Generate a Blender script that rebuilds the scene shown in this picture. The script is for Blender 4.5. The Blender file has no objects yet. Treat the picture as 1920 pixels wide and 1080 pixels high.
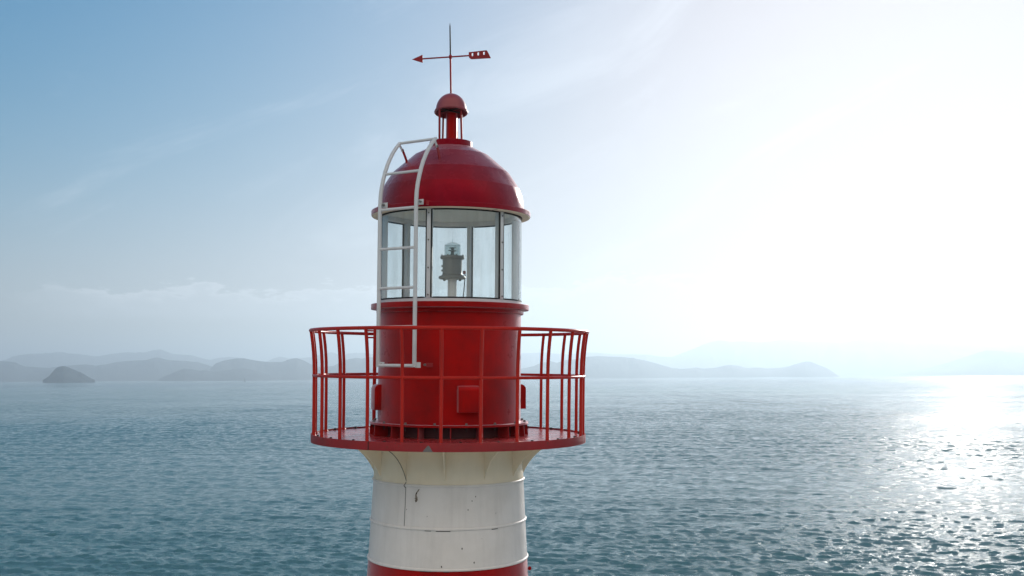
import bpy, bmesh, math, random
import numpy as np
from mathutils import Matrix, Vector, noise as mnoise

sc = bpy.context.scene
C = sc.collection
R = math.radians
rng = np.random.default_rng(7)
random.seed(7)

# ------------------------------------------------------------------ camera
H = 16.0                     # eye height above the sea
F = 2000.0                   # focal length in photo pixels (1920 wide)
ROLL = math.atan(0.0059)
PITCH = math.atan((705.8 - 540) / F)
fw = Vector((0, math.cos(PITCH), math.sin(PITCH)))
u0 = Vector((0, -math.sin(PITCH), math.cos(PITCH)))
r0 = Vector((1, 0, 0))
cr = r0 * math.cos(ROLL) - u0 * math.sin(ROLL)
cu = r0 * math.sin(ROLL) + u0 * math.cos(ROLL)
cam_d = bpy.data.cameras.new('camera')
cam = bpy.data.objects.new('camera', cam_d)
C.objects.link(cam)
cam_d.sensor_width = 36
cam_d.lens = F / 1920 * 36
cam_d.clip_start = 0.1
cam_d.clip_end = 120000
M = Matrix.Identity(4)
for i in range(3):
    M[i][0] = cr[i]; M[i][1] = cu[i]; M[i][2] = -fw[i]
M[2][3] = H
cam.matrix_world = M
sc.camera = cam

# ------------------------------------------------------------------ light
SUN_AZ, SUN_EL = R(23.5), R(15)          # to the right of the view direction, behind the tower
sun_dir = Vector((math.sin(SUN_AZ) * math.cos(SUN_EL), math.cos(SUN_AZ) * math.cos(SUN_EL), math.sin(SUN_EL)))
sl = bpy.data.lights.new('sun', 'SUN')
sl.energy = 3.2
sl.angle = R(0.5)
sl.color = (1.0, 0.95, 0.88)
so = bpy.data.objects.new('sun', sl)
C.objects.link(so)
so.location = (60, 100, 120)
so.rotation_euler = (-sun_dir).to_track_quat('-Z', 'Y').to_euler()

SKY_SAT, SKY_MAX = 1.5, 4.8
FILL_LO, FILL_COL = 0.36, (9.5, 8.7, 7.5)      # reach and brightness of the fill clouds added behind the viewer
w = bpy.data.worlds.new('World')
sc.world = w
w.use_nodes = True
nt = w.node_tree
nt.nodes.clear()
sky = nt.nodes.new('ShaderNodeTexSky')
sky.sky_type = 'NISHITA'
sky.sun_disc = False
sky.sun_elevation = SUN_EL
sky.sun_rotation = SUN_AZ
sky.air_density = 1.0
sky.dust_density = 0.9
sky.ozone_density = 3.0
L_ = nt.links.new
def wmath(op, a, b=None, c=None):
    x = nt.nodes.new('ShaderNodeMath'); x.operation = op
    for i, v in enumerate((a, b, c)):
        if v is None: continue
        if isinstance(v, (int, float)): x.inputs[i].default_value = v
        else: L_(v, x.inputs[i])
    return x.outputs[0]
def wstep(v, lo, hi):
    x = nt.nodes.new('ShaderNodeMapRange'); x.interpolation_type = 'SMOOTHSTEP'
    L_(v, x.inputs['Value']); x.inputs['From Min'].default_value = lo; x.inputs['From Max'].default_value = hi
    return x.outputs[0]
def wnoise(vec, scale, detail=5, rough=0.55, dist=0.0):
    x = nt.nodes.new('ShaderNodeTexNoise'); x.inputs['Scale'].default_value = scale
    x.inputs['Detail'].default_value = detail; x.inputs['Roughness'].default_value = rough; x.inputs['Distortion'].default_value = dist
    L_(vec, x.inputs['Vector']); return x.outputs[0]
def wcomb(x_, y_, z_):
    c = nt.nodes.new('ShaderNodeCombineXYZ')
    for i, v in enumerate((x_, y_, z_)):
        if isinstance(v, (int, float)): c.inputs[i].default_value = v
        else: L_(v, c.inputs[i])
    return c.outputs[0]
def wmix(f, a, b):
    x = nt.nodes.new('ShaderNodeMix'); x.data_type = 'RGBA'
    L_(f, x.inputs[0]); L_(a, x.inputs[6])
    if isinstance(b, tuple): x.inputs[7].default_value = (*b, 1)
    else: L_(b, x.inputs[7])
    return x.outputs[2]
tcw = nt.nodes.new('ShaderNodeTexCoord')
sx = nt.nodes.new('ShaderNodeSeparateXYZ'); L_(tcw.outputs['Generated'], sx.inputs[0])
dx_, dy_, dz_ = sx.outputs
azm = wmath('ARCTAN2', dx_, dy_)
# fill clouds added behind the viewer to light the tower, flattened towards the horizon
pl = wmath('ADD', wmath('MAXIMUM', dz_, 0.0), 0.22)
pv_ = wcomb(wmath('DIVIDE', dx_, pl), wmath('DIVIDE', dy_, pl), 0.0)
rear = wmath('MULTIPLY', wstep(wmath('MULTIPLY', dy_, -1.0), -0.05, 0.45), wmath('MULTIPLY', wstep(dz_, 0.16, 0.36), wmath('SUBTRACT', 1.0, wstep(dz_, 0.80, 0.97))))
rear_fill = wmath('MULTIPLY', wstep(wnoise(pv_, 1.1, 6, 0.55), FILL_LO, FILL_LO + 0.12), rear)
hs = nt.nodes.new('ShaderNodeHueSaturation'); hs.inputs['Saturation'].default_value = SKY_SAT; hs.inputs['Value'].default_value = 1.0
L_(sky.outputs[0], hs.inputs['Color'])
# soft shoulder: the glow round the sun flattens out instead of running to many times white
spc = nt.nodes.new('ShaderNodeSeparateColor'); L_(hs.outputs[0], spc.inputs[0])
cmb = nt.nodes.new('ShaderNodeCombineColor')
for i in range(3):
    L_(wmath('MULTIPLY', wmath('SUBTRACT', 1.0, wmath('EXPONENT', wmath('MULTIPLY', spc.outputs[i], -1.0 / SKY_MAX))), SKY_MAX * (1.01, 0.952, 1.0)[i]), cmb.inputs[i])
col_ = wmix(rear_fill, cmb.outputs[0], FILL_COL)
# low bank of cumulus beyond the hills, flat-bottomed
bv = wcomb(wmath('MULTIPLY', azm, 9.0), wmath('MULTIPLY', dz_, 26.0), 3.0)
bump_ = wnoise(wcomb(wmath('MULTIPLY', azm, 8.5), 0.0, 7.0), 1.0, 2, 0.5)
topz = wmath('ADD', wmath('ADD', wmath('MULTIPLY', wmath('SUBTRACT', bump_, 0.5), 0.085), 0.078), wmath('MULTIPLY', azm, 0.035))
topz = wmath('ADD', topz, 0.012)
topz = wmath('ADD', topz, wmath('MULTIPLY', wmath('SUBTRACT', wnoise(bv, 4.4, 5, 0.58), 0.5), 0.052))
dd = wmath('SUBTRACT', topz, dz_)
bank = wmath('MULTIPLY', wstep(dd, 0.0, 0.006), wstep(dz_, 0.046, 0.060))
bank = wmath('MULTIPLY', bank, wmath('MULTIPLY', wstep(azm, -0.46, -0.36), wmath('SUBTRACT', 1.0, wstep(azm, 0.06, 0.30))))
lit = wmath('SUBTRACT', 1.0, wstep(dd, 0.0, 0.016))
puff = wmath('ADD', 0.55, wmath('MULTIPLY', wnoise(bv, 5.0, 5, 0.6), 0.9))
col_ = wmix(wmath('MULTIPLY', wmath('MULTIPLY', bank, puff), 0.30), col_, (5.6, 5.9, 6.3))
col_ = wmix(wmath('MULTIPLY', wmath('MULTIPLY', bank, lit), 0.22), col_, (8.6, 8.7, 8.9))
# thin wisps of high cloud
ci = wnoise(wcomb(wmath('MULTIPLY', azm, 2.2), wmath('MULTIPLY', wmath('ADD', dz_, wmath('MULTIPLY', azm, -0.35)), 7.0), 1.0), 1.6, 6, 0.6, 0.8)
ci = wmath('MULTIPLY', wstep(ci, 0.52, 0.80), wstep(dz_, 0.05, 0.14))
col_ = wmix(wmath('MULTIPLY', ci, 0.22), col_, (7.5, 7.8, 8.2))
bg = nt.nodes.new('ShaderNodeBackground')
bg.inputs['Strength'].default_value = 0.112
wo = nt.nodes.new('ShaderNodeOutputWorld')
L_(col_, bg.inputs['Color'])
L_(bg.outputs[0], wo.inputs['Surface'])

sc.view_settings.view_transform = 'Standard'
sc.view_settings.look = 'None'
sc.view_settings.gamma = 1.0
sc.view_settings.exposure = 0.55
sc.render.engine = 'CYCLES'
sc.cycles.use_denoising = True
sc.cycles.use_adaptive_sampling = False
sc.cycles.max_bounces = 8
sc.cycles.volume_bounces = 0
sc.cycles.transparent_max_bounces = 16
sc.cycles.sample_clamp_indirect = 8.0
sc.cycles.sample_clamp_direct = 8.0

# ------------------------------------------------------------------ helpers
def tag(o, label=None, cat=None, group=None, kind=None):
    if label: o['label'] = label
    if cat: o['category'] = cat
    if group: o['group'] = group
    if kind: o['kind'] = kind
    return o

def pol(phi, r, z):
    a = R(phi)
    return Vector((r * math.sin(a), -r * math.cos(a), z))

class MB:
    """collects shapes and links them as ONE mesh object (tower coordinates: z = 0 at the eye level)"""
    def __init__(s):
        s.v = []; s.f = []
    def add(s, vs, fs):
        k = len(s.v)
        s.v += [tuple(x) for x in vs]
        s.f += [tuple(i + k for i in f) for f in fs]
        return s
    def lathe(s, prof, n=96, a0=0.0, a1=360.0, closed=True, c=(0, 0), fn=None):
        full = abs(a1 - a0 - 360) < 1e-6
        m = len(prof)
        cols = n if full else n + 1
        vs = []
        for i in range(cols):
            a = a0 + (a1 - a0) * i / n
            for r, z in prof:
                if fn: r, z = fn(a, r, z)
                p = pol(a, r, z)
                vs.append((p.x + c[0], p.y + c[1], p.z))
        fs = []
        for i in range(n):
            i2 = (i + 1) % cols
            for j in range(m if closed else m - 1):
                j2 = (j + 1) % m
                fs.append((i * m + j, i2 * m + j, i2 * m + j2, i * m + j2))
        if not full and closed:
            fs.append(tuple(range(m)))
            fs.append(tuple(reversed([n * m + j for j in range(m)])))
        return s.add(vs, fs)
    def sweep(s, pts, sec, up=None, closed=False):
        """sweep a 2-D section (u, v) along pts; u follows `up`-perpendicular, v follows the other normal"""
        pts = [Vector(p) for p in pts]
        n = len(pts); m = len(sec(0) if callable(sec) else sec)
        vs = []
        prev = None
        for i, p in enumerate(pts):
            if closed: t = pts[(i + 1) % n] - pts[i - 1]
            else: t = pts[min(i + 1, n - 1)] - pts[max(i - 1, 0)]
            t.normalize()
            if up is not None:
                a = Vector(up) - t * t.dot(Vector(up))
            elif prev is None:
                q = Vector((0, 0, 1)) if abs(t.z) < 0.9 else Vector((1, 0, 0))
                a = q - t * t.dot(q)
            else:
                a = prev - t * t.dot(prev)
            a.normalize(); prev = a
            b = t.cross(a)
            for sx, sy in (sec(i) if callable(sec) else sec):
                vs.append(p + a * sx + b * sy)
        fs = []
        for i in range(n if closed else n - 1):
            i2 = (i + 1) % n
            for j in range(m):
                j2 = (j + 1) % m
                fs.append((i * m + j, i * m + j2, i2 * m + j2, i2 * m + j))
        if not closed:
            fs.append(tuple(reversed(range(m))))
            fs.append(tuple((n - 1) * m + j for j in range(m)))
        return s.add(vs, fs)
    def tube(s, pts, r, n=12, closed=False):
        sec = [(r * math.cos(2 * math.pi * k / n), r * math.sin(2 * math.pi * k / n)) for k in range(n)]
        return s.sweep(pts, sec, closed=closed)
    def box(s, c, size, ax=None):
        ax = ax or (Vector((1, 0, 0)), Vector((0, 1, 0)), Vector((0, 0, 1)))
        c = Vector(c)
        vs = [c + ax[0] * (size[0] / 2 * i) + ax[1] * (size[1] / 2 * j) + ax[2] * (size[2] / 2 * k)
              for i in (-1, 1) for j in (-1, 1) for k in (-1, 1)]
        fs = [(0, 1, 3, 2), (4, 6, 7, 5), (0, 4, 5, 1), (2, 3, 7, 6), (0, 2, 6, 4), (1, 5, 7, 3)]
        return s.add(vs, fs)
    def prism(s, poly, th, o, ax):
        """extrude a 2-D polygon (in ax[0], ax[1]) by th along ax[2], centred"""
        o = Vector(o); n = len(poly)
        vs = [o + ax[0] * x + ax[1] * y + ax[2] * (th / 2 * k) for k in (-1, 1) for x, y in poly]
        fs = [tuple(reversed(range(n))), tuple(range(n, 2 * n))]
        fs += [(i, (i + 1) % n, n + (i + 1) % n, n + i) for i in range(n)]
        return s.add(vs, fs)
    def build(s, name, mat, parent=None, bevel=0.0, smooth=35, lift=H, seg=2):
        me = bpy.data.meshes.new(name)
        me.from_pydata([(x, y, z + lift) for x, y, z in s.v], [], s.f)
        bm = bmesh.new(); bm.from_mesh(me)
        bmesh.ops.recalc_face_normals(bm, faces=bm.faces)
        if bevel:
            ed = [e for e in bm.edges if len(e.link_faces) == 2 and e.calc_face_angle(0) > R(28)]
            bmesh.ops.bevel(bm, geom=ed, offset=bevel, segments=seg, profile=0.6, affect='EDGES', clamp_overlap=True)
        bm.to_mesh(me); bm.free()
        for p in me.polygons: p.use_smooth = True
        me.set_sharp_from_angle(angle=R(smooth))
        if mat: me.materials.append(mat)
        o = bpy.data.objects.new(name, me)
        C.objects.link(o)
        if parent: o.parent = parent
        return o

def dup(o, parent, rotz=0.0):
    c = o.copy(); C.objects.link(c); c.parent = parent
    c.rotation_euler = (0, 0, rotz)
    return c

# ------------------------------------------------------------------ materials
def mat(name):
    m = bpy.data.materials.new(name); m.use_nodes = True
    n = m.node_tree; n.nodes.clear()
    out = n.nodes.new('ShaderNodeOutputMaterial')
    b = n.nodes.new('ShaderNodeBsdfPrincipled')
    n.links.new(b.outputs[0], out.inputs[0])
    return m, n, b, out

def nd(n, t, **kw):
    x = n.nodes.new(t)
    for k, v in kw.items():
        if k in x.inputs: x.inputs[k].default_value = v
        else: setattr(x, k, v)
    return x

def noise(n, scale, detail=4, rough=0.55, stretch=None, coord='Object'):
    tc = nd(n, 'ShaderNodeTexCoord')
    src = tc.outputs[coord]
    if stretch:
        mp = nd(n, 'ShaderNodeMapping'); mp.inputs['Scale'].default_value = stretch
        n.links.new(src, mp.inputs['Vector']); src = mp.outputs[0]
    t = nd(n, 'ShaderNodeTexNoise'); t.inputs['Scale'].default_value = scale
    t.inputs['Detail'].default_value = detail; t.inputs['Roughness'].default_value = rough
    n.links.new(src, t.inputs['Vector'])
    return t.outputs[0]

def ramp(n, src, p0, p1, c0=(0, 0, 0, 1), c1=(1, 1, 1, 1)):
    r = nd(n, 'ShaderNodeValToRGB')
    r.color_ramp.elements[0].position = p0; r.color_ramp.elements[1].position = p1
    r.color_ramp.elements[0].color = c0; r.color_ramp.elements[1].color = c1
    n.links.new(src, r.inputs[0])
    return r.outputs[0]

def mix(n, fac, a, b, mode='MIX'):
    x = nd(n, 'ShaderNodeMix', data_type='RGBA', blend_type=mode)
    for sock, val in ((x.inputs[0], fac), (x.inputs[6], a), (x.inputs[7], b)):
        if isinstance(val, (int, float)): sock.default_value = val
        elif isinstance(val, tuple): sock.default_value = val if len(val) == 4 else (*val, 1)
        else: n.links.new(val, sock)
    return x.outputs[2]

def paint(name, base, worn, chip, rough=0.34, chip_at=0.70, streak=0.35, spec=0.22, sheen=0.0, tint=True):
    m, n, b, out = mat(name)
    mott = ramp(n, noise(n, 2.6, 5, 0.6), 0.38, 0.68)
    col = mix(n, mott, base, worn)
    st = ramp(n, noise(n, 9.0, 4, 0.6, stretch=(1, 1, 0.10)), 0.50, 0.78)
    dirt = tuple(c * 0.62 for c in worn)
    s_ = nd(n, 'ShaderNodeMath', operation='MULTIPLY'); n.links.new(st, s_.inputs[0]); s_.inputs[1].default_value = streak
    col = mix(n, s_.outputs[0], col, dirt)
    ch = ramp(n, noise(n, 31.0, 5, 0.62), chip_at, chip_at + 0.025)
    gate = ramp(n, noise(n, 3.1, 2), 0.50, 0.60)
    g = nd(n, 'ShaderNodeMath', operation='MULTIPLY'); n.links.new(ch, g.inputs[0]); n.links.new(gate, g.inputs[1])
    col = mix(n, g.outputs[0], col, chip)
    n.links.new(col, b.inputs['Base Color'])
    rr = nd(n, 'ShaderNodeMapRange'); rr.inputs['To Min'].default_value = rough - 0.07; rr.inputs['To Max'].default_value = rough + 0.13
    n.links.new(noise(n, 6.0, 4, 0.6), rr.inputs['Value']); n.links.new(rr.outputs[0], b.inputs['Roughness'])
    bp = nd(n, 'ShaderNodeBump'); bp.inputs['Strength'].default_value = 0.25; bp.inputs['Distance'].default_value = 0.006
    n.links.new(noise(n, 14.0, 6, 0.6), bp.inputs['Height']); n.links.new(bp.outputs[0], b.inputs['Normal'])
    b.inputs['Specular IOR Level'].default_value = spec
    b.inputs['Specular Tint'].default_value = (*[min(1, c / max(base)) if tint else 1.0 for c in base], 1)
    b.inputs['Sheen Weight'].default_value = sheen; b.inputs['Sheen Roughness'].default_value = 0.45
    b.inputs['Sheen Tint'].default_value = (1.0, 0.85, 0.92, 1)
    return m

def plain(name, col, rough=0.6, metal=0.0, var=0.25):
    m, n, b, out = mat(name)
    dark = tuple(c * (1 - var) for c in col)
    n.links.new(mix(n, noise(n, 24, 4, 0.6), dark, col), b.inputs['Base Color'])
    b.inputs['Roughness'].default_value = rough; b.inputs['Metallic'].default_value = metal
    return m

RED = paint('red_paint', (0.40, 0.004, 0.003), (0.23, 0.006, 0.006), (0.30, 0.09, 0.08), rough=0.27, chip_at=0.74, spec=0.5, sheen=0.55)
RED_RAIL = paint('railing_paint', (0.50, 0.030, 0.022), (0.40, 0.028, 0.022), (0.36, 0.14, 0.12), rough=0.36, chip_at=0.69, spec=0.4)
RED_DOME = paint('crimson_paint', (0.25, 0.0015, 0.010), (0.21, 0.003, 0.013), (0.33, 0.10, 0.10), rough=0.24, chip_at=0.77, streak=0.2, spec=0.5, sheen=0.55)
RED_DECK = paint('deck_paint', (0.40, 0.025, 0.028), (0.36, 0.05, 0.05), (0.28, 0.13, 0.11), rough=0.24, chip_at=0.70, spec=0.5, tint=False)
RED_OLD = paint('faded_red_paint', (0.32, 0.035, 0.040), (0.24, 0.040, 0.042), (0.10, 0.055, 0.045), rough=0.5, chip_at=0.62)
RED_BLEACHED = paint('bleached_red_paint', (0.33, 0.045, 0.060), (0.27, 0.045, 0.055), (0.12, 0.06, 0.05), rough=0.4, chip_at=0.68, spec=0.4, sheen=0.4, tint=False)
WHITE = paint('white_paint', (0.76, 0.715, 0.695), (0.69, 0.645, 0.62), (0.16, 0.13, 0.11), rough=0.42, chip_at=0.80, streak=0.24)
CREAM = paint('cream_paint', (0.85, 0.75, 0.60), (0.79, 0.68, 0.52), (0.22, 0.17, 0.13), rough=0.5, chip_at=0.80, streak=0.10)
GREYW = paint('grey_white_paint', (0.70, 0.70, 0.71), (0.63, 0.63, 0.64), (0.2, 0.18, 0.16), rough=0.45, chip_at=0.76, streak=0.25)
BLACK = plain('black_rubber', (0.012, 0.011, 0.011), 0.7)
STEEL = plain('grey_steel', (0.22, 0.21, 0.20), 0.5, 0.3)
DARK = plain('rusty_dark_iron', (0.045, 0.032, 0.028), 0.75)
SHADE_MAROON = plain('painted_shade_maroon', (0.085, 0.010, 0.009), 0.6)  # shade under the lantern's base flange, put into the drum's colour
PALE = plain('pale_galvanised_steel', (0.55, 0.54, 0.52), 0.45, 0.2)
BODY = plain('grey_enamel', (0.26, 0.24, 0.22), 0.5)
CEIL = plain('ceiling_paint', (0.82, 0.80, 0.72), 0.8)
CONC = plain('concrete', (0.34, 0.33, 0.31), 0.9)
RUST = paint('rust_stain', (0.16, 0.10, 0.07), (0.30, 0.26, 0.22), (0.05, 0.03, 0.02), rough=0.8, chip_at=0.55)
SCUFF = plain('bare_grey_primer', (0.17, 0.16, 0.16), 0.7)

def glass(name, tint, dust, haze):
    m, n, b, out = mat(name)
    n.nodes.remove(b)
    tr = nd(n, 'ShaderNodeBsdfTransparent'); tr.inputs[0].default_value = (*tint, 1)
    gl = nd(n, 'ShaderNodeBsdfGlossy'); gl.inputs['Roughness'].default_value = 0.02
    lw = nd(n, 'ShaderNodeLayerWeight'); lw.inputs['Blend'].default_value = 0.5
    pw = nd(n, 'ShaderNodeMath', operation='POWER'); n.links.new(lw.outputs['Facing'], pw.inputs[0]); pw.inputs[1].default_value = 4.0
    fr = nd(n, 'ShaderNodeMapRange'); n.links.new(pw.outputs[0], fr.inputs['Value']); fr.inputs['To Min'].default_value = 0.04; fr.inputs['To Max'].default_value = 0.8
    ms = nd(n, 'ShaderNodeMixShader')
    n.links.new(fr.outputs[0], ms.inputs[0]); n.links.new(tr.outputs[0], ms.inputs[1]); n.links.new(gl.outputs[0], ms.inputs[2])
    df = nd(n, 'ShaderNodeBsdfDiffuse'); df.inputs[0].default_value = (*dust, 1)
    m2 = nd(n, 'ShaderNodeMixShader')
    st = ramp(n, noise(n, 7.0, 5, 0.65, stretch=(1, 1, 0.14)), 0.42, 0.80, (haze * 0.4,) * 3 + (1,), (haze * 2.6,) * 3 + (1,))
    n.links.new(st, m2.inputs[0]); n.links.new(ms.outputs[0], m2.inputs[1]); n.links.new(df.outputs[0], m2.inputs[2])
    n.links.new(m2.outputs[0], out.inputs[0])
    return m
GLASS = glass('window_glass', (0.955, 0.975, 0.975), (0.55, 0.56, 0.52), 0.05)
LENS = glass('lens_glass', (0.88, 0.92, 0.92), (0.6, 0.62, 0.62), 0.07)

# ------------------------------------------------------------------ sea
def make_sea():
    waves = []
    wind = R(263)                       # the chop runs towards the viewer, a little from the right
    for k in range(170):
        L = 0.42 * (5.0 / 0.42) ** rng.random()
        th = wind + rng.normal(0, 0.47)
        kk = 2 * math.pi / L
        amp = 0.0067 * L * math.exp(-(max(0.0, math.log(L / 1.15)) / 0.85) ** 2) * (0.5 + rng.random())
        waves.append((kk * math.cos(th), kk * math.sin(th), L, amp, rng.random() * 6.283))
    for k in range(46):                 # a little longer swell underneath
        L = 5.0 * (16.0 / 5.0) ** rng.random()
        th = wind + 0.15 + rng.normal(0, 0.30)
        kk = 2 * math.pi / L
        waves.append((kk * math.cos(th), kk * math.sin(th), L, 0.0012 * L * (0.4 + rng.random()), rng.random() * 6.283))
    # a polar sheet that is densest near the lighthouse and reaches past the horizon
    rad = [24.0]
    while rad[-1] < 60: rad.append(rad[-1] + 0.6)
    while rad[-1] < 2200: rad.append(rad[-1] + min(max(0.17, rad[-1] ** 2 / (H * 1067) * 0.3), 0.42 + max(0, rad[-1] - 450) * 0.0014))
    while rad[-1] < 29000: rad.append(rad[-1] * 1.06)
    rad = np.array([2.0, 6, 12, 18] + rad)
    fine = np.radians(np.arange(-31, 31.001, 0.075))
    coarse = np.radians(np.arange(62.6, 297.6, 0.9))
    side = np.radians(np.arange(31.15, 62.0, 0.17))
    ang = np.concatenate([fine, side, coarse, (2 * math.pi - side)[::-1]])
    A, Rr = np.meshgrid(ang, rad)
    X = Rr * np.sin(A); Y = Rr * np.cos(A)
    dr = np.gradient(rad)[:, None] * np.ones_like(A)
    da = np.minimum(np.gradient(np.unwrap(ang)), R(1.2))[None, :] * Rr
    sp = np.maximum(dr, np.abs(da))
    Z = np.zeros_like(X); DX = np.zeros_like(X); DY = np.zeros_like(X)
    for kx, ky, L, a, ph in waves:
        att = np.clip((L / sp - 2.0) / 1.8, 0, 1)
        arg = kx * X + ky * Y + ph
        s_, c_ = np.sin(arg), np.cos(arg)
        Z += a * att * c_
        k_ = math.hypot(kx, ky)
        DX -= a * att * s_ * kx / k_ * 0.9; DY -= a * att * s_ * ky / k_ * 0.9
    # gusts: calmer and rougher patches
    g = 0.85 + 0.25 * np.sin(X * 0.021 + Y * 0.013) * np.sin(Y * 0.017 - X * 0.008 + 1.3)
    Z *= g
    V = np.stack([X + DX * g, Y + DY * g, Z], -1).reshape(-1, 3)
    nr, na = A.shape
    i = np.arange(nr - 1)[:, None] * na; j = np.arange(na)[None, :]; j2 = (j + 1) % na
    quads = np.stack([i + j, i + na + j, i + na + j2, i + j2], -1).reshape(-1, 4)
    me = bpy.data.meshes.new('sea')
    V = np.vstack([V, [[0, 0, 0]]])
    c = len(V) - 1
    tris = np.stack([np.full(na, c), np.arange(na), (np.arange(na) + 1) % na], -1)
    me.vertices.add(len(V)); me.vertices.foreach_set('co', V.astype(np.float32).ravel())
    nl = quads.size + tris.size
    me.loops.add(nl)
    me.loops.foreach_set('vertex_index', np.concatenate([quads.ravel(), tris.ravel()]).astype(np.int32))
    np_ = len(quads) + len(tris)
    me.polygons.add(np_)
    starts = np.concatenate([np.arange(len(quads)) * 4, quads.size + np.arange(len(tris)) * 3]).astype(np.int32)
    me.polygons.foreach_set('loop_start', starts)
    me.polygons.foreach_set('use_smooth', np.ones(np_, dtype=bool))
    me.update(calc_edges=True); me.validate()
    if me.polygons[0].normal.z < 0: me.flip_normals()
    m, n, b, out = mat('sea_water')
    b.inputs['Base Color'].default_value = (0.075, 0.190, 0.212, 1)
    b.inputs['IOR'].default_value = 1.33
    b.inputs['Roughness'].default_value = 0.075; b.inputs['Specular IOR Level'].default_value = 0.32
    geo = nd(n, 'ShaderNodeNewGeometry')
    def wn(scale, det, st, rough=0.55, dist=0.0):
        mp = nd(n, 'ShaderNodeMapping'); mp.inputs['Scale'].default_value = st
        mp.inputs['Rotation'].default_value = (0, 0, R(-16))
        n.links.new(geo.outputs['Position'], mp.inputs['Vector'])
        t = nd(n, 'ShaderNodeTexNoise'); t.inputs['Scale'].default_value = scale
        t.inputs['Detail'].default_value = det; t.inputs['Roughness'].default_value = rough; t.inputs['Distortion'].default_value = dist
        n.links.new(mp.outputs[0], t.inputs['Vector']); return t.outputs[0]
    b1 = nd(n, 'ShaderNodeBump'); b1.inputs['Distance'].default_value = 1.0; b1.inputs['Strength'].default_value = 0.15
    n.links.new(wn(0.30, 3, (0.6, 1, 1), 0.5), b1.inputs['Height'])
    b2 = nd(n, 'ShaderNodeBump'); b2.inputs['Distance'].default_value = 0.30; b2.inputs['Strength'].default_value = 0.5
    n.links.new(wn(2.0, 6, (0.6, 1, 1), 0.66, 0.5), b2.inputs['Height'])
    ln = nd(n, 'ShaderNodeVectorMath', operation='LENGTH'); n.links.new(geo.outputs['Position'], ln.inputs[0])
    far = nd(n, 'ShaderNodeMapRange'); n.links.new(ln.outputs['Value'], far.inputs['Value'])
    far.inputs['From Min'].default_value = 350; far.inputs['From Max'].default_value = 1500      # finer chop takes over where the mesh gets coarser
    far.inputs['To Min'].default_value = 0.7; far.inputs['To Max'].default_value = 2.2
    gust = nd(n, 'ShaderNodeMapRange'); n.links.new(wn(0.011, 3, (0.45, 1, 1), 0.55, 0.6), gust.inputs['Value'])
    gust.inputs['From Min'].default_value = 0.34; gust.inputs['From Max'].default_value = 0.66
    gust.inputs['To Min'].default_value = 0.65; gust.inputs['To Max'].default_value = 1.25
    gm = nd(n, 'ShaderNodeMath', operation='MULTIPLY'); n.links.new(far.outputs[0], gm.inputs[0]); n.links.new(gust.outputs[0], gm.inputs[1])
    n.links.new(gm.outputs[0], b2.inputs['Strength'])
    n.links.new(b1.outputs[0], b2.inputs['Normal'])
    n.links.new(b2.outputs[0], b.inputs['Normal'])
    me.materials.append(m)
    o = bpy.data.objects.new('sea', me); C.objects.link(o)
    tag(o, 'choppy teal sea glittering towards the sun', 'sea', kind='structure')
    return o
sea = make_sea()

# ------------------------------------------------------------------ far hills (outlines from the photo, set at their own distances)
HILL, hn, hb, _ = mat('wooded_hillside')
hn.links.new(mix(hn, ramp(hn, noise(hn, 0.012, 6, 0.6), 0.4, 0.62), (0.014, 0.040, 0.060), (0.028, 0.056, 0.070)), hb.inputs['Base Color'])
hb.inputs['Roughness'].default_value = 0.95
hb.inputs['Specular IOR Level'].default_value = 0.1

def skyline(pts):
    out = []
    for x, y in pts:
        d = fw * F + cr * (x - 960) + cu * (540 - y)
        out.append((math.atan2(d.x, d.y), d.z / math.hypot(d.x, d.y)))
    return np.array(out)

def hills(pts, dist, width, label, seed, island=False, name='hills'):
    S = skyline(pts)
    n = max(60, int((S[-1, 0] - S[0, 0]) / R(0.06)))
    az = np.linspace(S[0, 0], S[-1, 0], n)
    el = np.interp(az, S[:, 0], S[:, 1])
    rows = np.array([-1.0, -0.85, -0.7, -0.55, -0.42, -0.3, -0.2, -0.1, 0.0, 0.12, 0.3, 0.55, 0.8, 1.0])
    vs = []
    for i in range(n):
        top = max(H + dist * el[i], 0.0)
        top += dist * 0.00022 * mnoise.fractal(Vector((az[i] * 260, seed, 0)), 1.0, 2.0, 4) * min(1, top / 40)
        for t in rows:
            sh = max(0.0, 1 - abs(t)) ** (0.85 if t < 0 else 1.0)
            spur = 1 + 0.30 * mnoise.fractal(Vector((az[i] * 70, t * 2.3, seed * 3.1)), 1.0, 2.0, 4) * (1 - (1 - abs(t)) ** 6)
            z = top * sh * (spur if t != 0 else 1) - (3.0 if abs(t) > 0.99 else 0)
            d = dist + t * width * min(1.0, 0.35 + top / (width * 0.35))
            vs.append((d * math.sin(az[i]), d * math.cos(az[i]), z))
    m = len(rows)
    fs = [(i * m + j, (i + 1) * m + j, (i + 1) * m + j + 1, i * m + j + 1) for i in range(n - 1) for j in range(m - 1)]
    o = MB().add(vs, fs).build(name, HILL, lift=0, smooth=180)
    tag(o, label, 'island' if island else 'hills', kind='structure')
    return o

def more(pts, x0, x1, seed, amp, base=None):
    """carry a skyline on beyond the frame"""
    r_ = random.Random(seed)
    L = []; y = pts[0][1]
    x = pts[0][0]
    while x > x0:
        x -= r_.uniform(25, 60); y += r_.uniform(-amp, amp); y = min(max(y, 655), 705); L.append((x, y))
    Rr = []; y = pts[-1][1]; x = pts[-1][0]
    while x < x1:
        x += r_.uniform(25, 60); y += r_.uniform(-amp, amp); y = min(max(y, 640), 700); Rr.append((x, y))
    return L[::-1] + pts + Rr

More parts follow.
